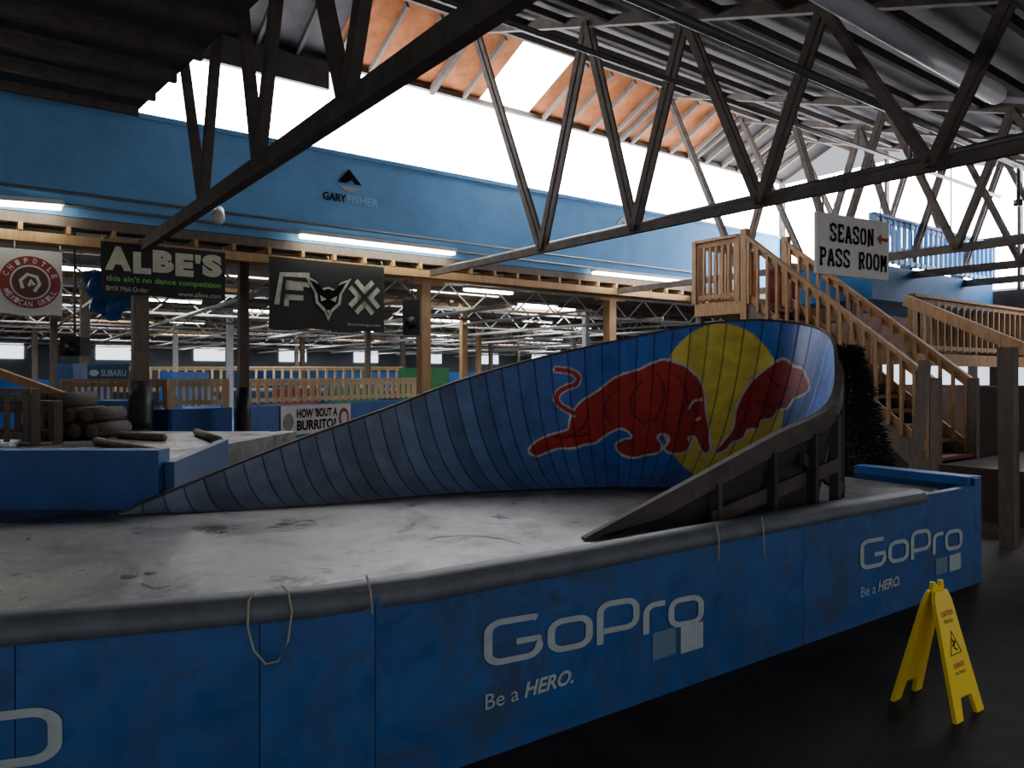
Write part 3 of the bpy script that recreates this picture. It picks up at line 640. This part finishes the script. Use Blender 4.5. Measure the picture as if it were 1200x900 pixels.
# ------------------------------------------------------------ left platform things
box('ramp_ledge',-5.2,-2.5,5.25,5.42,.75,1.17,M_ledge,label='low blue plywood ledge on grey deck',cat='ramp')
prism('ramp_ledge',[(-2.49,5.32),(-2.42,5.32),(-2.75,7.2),(-2.83,7.2)],.75,1.08,M_dkblue,label='dark blue angled ramp side beside grey platform',cat='ramp')
prism('platform',[(-5.6,5.45),(-2.62,5.45),(-2.95,7.2),(-2.7,9.3),(-8.5,9.3)],0,1.0,M_deck,label='worn grey raised platform behind blue ledge',cat='platform')
for i,(p,q) in enumerate((((-4.2,7.5),(-3.1,6.4)),((-3.7,8.7),(-3.0,7.6)),((-4.4,8.3),(-3.7,7.9)))):
    tube('timber_pole',[(*p,1.04),(*q,1.04)],.04,M_wood,n=8,label='weathered pole lying on grey platform',cat='pole',group='loose poles')
lo=[(0,0),(1,0),(2,0),(3,0),(4,0),(.5,.87),(1.5,.87),(2.5,.87),(3.5,.87),(1,1.74),(2,1.74)]
for i,(a,b2) in enumerate(lo):
    x=-5.35+a*.2; z=1.095+b2*.19; dy=random.uniform(-.06,.06); r=.095+random.uniform(-.012,.0)
    ee=empty('log',(x,8.4,z-r),'cut log with rough bark in a stacked pile','log','stacked log pile')
    tube('bark',[(x,8.1+dy,z),(x+.02,8.75+dy,z)],r,M_log,ee,n=12); tube('cut_face',[(x,8.09+dy,z),(x,8.1+dy,z)],r*.88,M_logend,ee,n=12)
railing('wooden_railing',(-5.9,7.9,1.0),(-4.65,7.6,1.0),.42,9,M_wood,'weathered wooden railing beside platform','old railings',.06,.12)
railing('wooden_railing',(-5.9,7.4,1.0),(-4.75,7.4,1.0),.55,6,M_wood,'weathered wooden upper railing beside platform','old railings',.05,.14)
beam('sloped_beam',at(-20,430,9),at(85,468,9),.08,.1,M_tan,label='tan sloping timber beam above old railing',cat='beam')
# ------------------------------------------------------------ stairs & platforms
S0=Vector((3.55,11.3,0))
def SP(a,b,z): p=S0+A*a+T*b; return Vector((p.x,p.y,z))
ZT,ZB,RUN=2.85,.62,2.75
e=empty('staircase',SP(.5,1.4,0),'tan wooden staircase with slatted side railings','staircase')
for a in (0,1.08):
    beam('stringer',SP(a,0,ZT-.12),SP(a,RUN,ZB-.12),.05,.26,M_wood,e)
    beam('handrail',SP(a,-.02,ZT+1.0),SP(a,RUN,ZB+1.0),.1,.05,M_stair,e)
    beam('rail',SP(a,0,ZT+.1),SP(a,RUN,ZB+.1),.04,.09,M_stair,e)
    beam('rail',SP(a,0,ZT+.92),SP(a,RUN,ZB+.92),.04,.09,M_stair,e)
    for i in range(17):
        k=(i+.5)/17; z=ZT+(ZB-ZT)*k; beam('baluster',SP(a-.03,RUN*k,z+.0),SP(a-.03,RUN*k,z+.98),.04,.04,M_stair,e)
    beam('newel_post',SP(a,RUN,0),SP(a,RUN,ZB+1.05),.1,.1,M_wood,e); beam('newel_post',SP(a,0,0),SP(a,0,ZT+1.08),.1,.1,M_stair,e)
mesh('dark_sheet',[SP(.02,.1,0),SP(.02,RUN,0),SP(.02,RUN,ZB-.2),SP(.02,.1,ZT-.3),SP(.06,.1,0),SP(.06,RUN,0),SP(.06,RUN,ZB-.2),SP(.06,.1,ZT-.3)],BF,M_dstair,e)  # dark sheets added here and below to keep the space under the stairs dark
mesh('dark_sheet',[SP(1.02,.1,0),SP(1.02,RUN,0),SP(1.02,RUN,ZB-.1),SP(1.02,.1,ZT-.2),SP(1.06,.1,0),SP(1.06,RUN,0),SP(1.06,RUN,ZB-.1),SP(1.06,.1,ZT-.2)],BF,M_dstair,e)
for i in range(12):
    k=(i+.5)/12; z=ZT-.05+(ZB-ZT)*k; beam('tread',SP(.07,RUN*k,z),SP(1.01,RUN*k,z),.27,.04,M_tread,e)
def sbox(name,a0,a1,b0,b1,z0,z1,m,parent=None,**k):
    vs=[SP(a0,b0,z0),SP(a1,b0,z0),SP(a1,b1,z0),SP(a0,b1,z0),SP(a0,b0,z1),SP(a1,b0,z1),SP(a1,b1,z1),SP(a0,b1,z1)]
    return mesh(name,vs,[(0,1,2,3),(4,7,6,5),(0,4,5,1),(1,5,6,2),(2,6,7,3),(3,7,4,0)],m,parent,**k)
sbox('stair_landing',-.02,3.2,-.95,-.06,ZT-.2,ZT,M_stair,label='tan wooden stair landing on posts',cat='platform')
railing('landing_railing',SP(0,-.95,ZT),SP(0,-.12,ZT),1.0,7,M_stair,'tan slatted railing around stair landing','landing railings',.04,.1)
railing('landing_railing',SP(.12,-.92,ZT),SP(1.5,-.92,ZT),1.0,10,M_stair,'tan slatted railing around stair landing','landing railings',.04,.1)
sbox('red_board',1.25,2.2,-.5,-.45,ZT,ZT+.8,M_redb,label='red painted board standing on stair landing',cat='board')
sbox('red_board',1.3,3.2,.3,.35,0,2.3,M_redb,label='dark red painted board wall beside staircase',cat='board')
beam('support_post',SP(.05,-.9,0),SP(.05,-.9,ZT-.2),.1,.1,M_wood,label='timber post under stair landing',cat='post')
sbox('stair_landing',-.05,2.6,RUN+.06,RUN+1.0,0,ZB,M_dstair,label='dark lower stair landing',cat='platform')
for i in range(3):
    sbox('stair_step',.3,2.4,RUN+1.02+i*.28,RUN+1.30+i*.28,0,ZB-.17*(i+1)+.04,M_dstair,label='dark wooden step below stair landing',cat='step',group='lower stair steps')
sbox('stair_skirt',1.25,3.6,RUN-.1,RUN,0,1.55,M_dstair,label='dark brown plank enclosure beside staircase',cat='panel')
p=at(1183,640,7.4); beam('tall_post',(p.x,p.y,0),(p.x-.02,p.y,1.98),.14,.14,M_wood,label='weathered square post beside dark steps',cat='post')
e=empty('graffiti_board',(5.35,7.2,0),'board painted with yellow green graffiti','board')
box('board',5.1,6.3,7.25,7.32,.25,1.25,M_graf,e); box('foot',5.1,6.3,7.25,7.35,0,.25,M_dstair,e)
p=at(1066,556,8.2);q=at(1084,424,8.6); p.z=0; beam('leaning_board',p,q,.1,.14,M_wood,label='weathered board leaning against stair newel',cat='board')
pa_=at(1068,368,11.8); pb_=pa_+A*5.0
railing('walkway_railing',(pa_.x,pa_.y,pa_.z-.62),(pb_.x,pb_.y,pa_.z-.62),.92,20,M_stair,'tan wooden walkway railing beyond staircase','walkway railings',.05,.12)
beam('walkway_beam',(pa_.x,pa_.y,pa_.z-.72),(pb_.x,pb_.y,pa_.z-.72),.12,.2,M_stair,label='tan walkway edge beam beyond staircase',cat='beam')
beam('sloped_beam',at(1062,352,10.2),at(1240,425,8.6),.09,.14,M_stair,label='tan sloping handrail descending beside walkway',cat='beam')
ga=at(1022,308,12.4); gb=ga+A*4.9
mesh('upper_gallery',[ga,gb,gb+T*-1.6,ga+T*-1.6]+[v-Vector((0,0,.6)) for v in (ga,gb,gb+T*-1.6,ga+T*-1.6)],BF,M_teal,label='deep blue upper gallery floor and fascia',cat='gallery')
railing('gallery_railing',ga,gb,.82,24,M_gall,'light blue slatted railing on upper gallery','gallery railings',.06,.12)
for k in (0.1,2.4,4.7):
    g=ga+A*k-T*.3; beam('gallery_post',(g.x,g.y,0),(g.x,g.y,ga.z-.6),.14,.14,M_wood,label='timber post under blue gallery',cat='post',group='gallery posts')
# ------------------------------------------------------------ pass room sign
O=at(957,320,7.3); X=Vector((.868,.497,0)); f=Fr(O,X); wd,h=1.15,.61
e=empty('hanging_sign',O,'cream hanging sign with stencil lettering and red arrow','sign')
decal('board',[(0,0),(wd,0),(wd,h),(0,h)],f,.0,M_sign,e,thick=.03)
def sl(ch):
    s=lambda *p:(list(p),False)
    return {'S':[s((.92,1.08),(.88,1.38),(.5,1.5),(.12,1.36),(.1,1.0),(.46,.78)),s((.54,.72),(.9,.5),(.88,.14),(.5,0),(.12,.12),(.08,.42))],
    'E':[s((.22,0),(.22,1.5)),s((0,1.45),(.9,1.45),(.9,1.12)),s((.36,.75),(.7,.75)),s((0,.05),(.9,.05),(.9,.38))],
    'A':[s((.1,0),(.46,1.5)),s((.54,1.5),(.9,0)),s((.3,.5),(.7,.5)),s((-.06,.04),(.3,.04)),s((.7,.04),(1.06,.04))],
    'O':[s((.42,1.5),(.16,1.25),(.1,.75),(.16,.25),(.42,0)),s((.58,1.5),(.84,1.25),(.9,.75),(.84,.25),(.58,0))],
    'N':[s((.16,0),(.16,1.5)),s((.24,1.5),(.78,0)),s((.86,0),(.86,1.5)),s((0,.04),(.34,.04)),s((.7,1.46),(1.02,1.46))],
    'P':[s((.2,0),(.2,1.5)),s((.32,1.45),(.75,1.42),(.9,1.12),(.75,.8),(.32,.74)),s((0,.04),(.42,.04)),s((0,1.46),(.3,1.46))],
    'R':[s((.2,0),(.2,1.5)),s((.32,1.45),(.75,1.42),(.9,1.12),(.75,.8),(.32,.74)),s((.5,.72),(.9,0)),s((0,.04),(.42,.04))],
    'M':[s((.12,0),(.12,1.5)),s((.18,1.5),(.5,.4)),s((.5,.4),(.82,1.5)),s((.9,0),(.9,1.5)),s((-.04,.04),(.28,.04)),s((.74,.04),(1.06,.04))]}[ch]
def sline(word,x,y,w_,h_):
    n=len(word); cw=w_/n
    for i,ch in enumerate(word):
        if ch==' ': continue
        strokes('lettering',sl(ch),.29,f,x+i*cw,y,cw*.78,h_/1.5,.008,M_ink,e)
sline('SEASON',wd*.17,h*.56,wd*.62,h*.27); sline('PASS ROOM',wd*.035,h*.15,wd*.945,h*.27)
decal('arrow',[(wd*.82,h*.69),(wd*.88,h*.78),(wd*.875,h*.715),(wd*.975,h*.72),(wd*.975,h*.66),(wd*.875,h*.66),(wd*.88,h*.60)],f,.012,M_red,e)
for x in (.1,.9): tube('hanger',[f.p(wd*x,h,-.015),f.p(wd*x,h+.28,-.015)],.008,M_pipe,e)
# ------------------------------------------------------------ evergreen tree
tx,ty=3.46,7.72
e=empty('evergreen_tree',(tx,ty,0),'dark artificial evergreen tree behind the ramp','tree')
tube('trunk',[(tx,ty,0),(tx,ty,1.9)],.04,M_dkw,e)
vs=[];fs=[]
for i in range(9000):
    z=random.uniform(.25,2.02); R=.58*(1.15-(z/2.0))+.05; a=random.uniform(0,6.283); r=R*math.sqrt(random.random())
    c=Vector((tx+r*math.cos(a),ty+r*math.sin(a),z-r*.25))
    d=Vector((math.cos(a)+random.uniform(-.5,.5),math.sin(a)+random.uniform(-.5,.5),random.uniform(-.5,.6))).normalized()*random.uniform(.05,.1)
    sd=d.cross(Vector((random.random(),random.random(),random.random()))).normalized()*.012
    k=len(vs); vs+=[c-sd,c+sd,c+d]; fs.append((k,k+1,k+2))
mesh('foliage',vs,fs,M_tree,e)
# ------------------------------------------------------------ wet floor sign
cx=Vector((2.19,3.83,0)); Wd=Vector((.23,.16,0)).normalized(); Sd=Vector((Wd.y,-Wd.x,0))
e=empty('wet_floor_sign',cx,'yellow folding plastic wet floor caution sign','caution sign')
for sg in (1,-1):
    bot=cx+Sd*sg*.155; top=cx+Sd*sg*.012+Z*.6; U=(top-bot).normalized()
    X=Wd*sg; f=Fr(bot,X,U)
    out=[(-.145,0),(-.075,0),(-.055,.10),(.055,.10),(.075,0),(.145,0),(.085,.56),(.06,.61),(-.06,.61),(-.085,.56)]
    decal('panel',out,f,.01,M_yel,e,thick=.02)
    text('lettering','CAUTION',f,-.06,.485,.12,.026,M_red,e,off=.012,bold=.02); text('lettering','Wet Floor',f,-.045,.45,.09,.022,M_ink,e,off=.012)
    strokes('pictogram',[([(-.055,.30),(.055,.30),(0,.41)],True),([(-.015,.375),(.005,.35),(-.008,.33),(.02,.315)],False),([(-.02,.34),(.005,.35),(.02,.36)],False)],.009,f,0,0,1,1,.012,M_ink,e)
    text('lettering','CUIDADO',f,-.055,.235,.11,.024,M_red,e,off=.012,bold=.02); text('lettering','Piso Mojado',f,-.05,.2,.10,.02,M_ink,e,off=.012)
decal('handle',[(-.06,0),(.06,0),(.05,.05),(.03,.05),(.025,.025),(-.025,.025),(-.03,.05),(-.05,.05)],Fr(cx+Z*.59,Wd),.01,M_yel,e,thick=.02)
print('objects',len(bpy.data.objects))
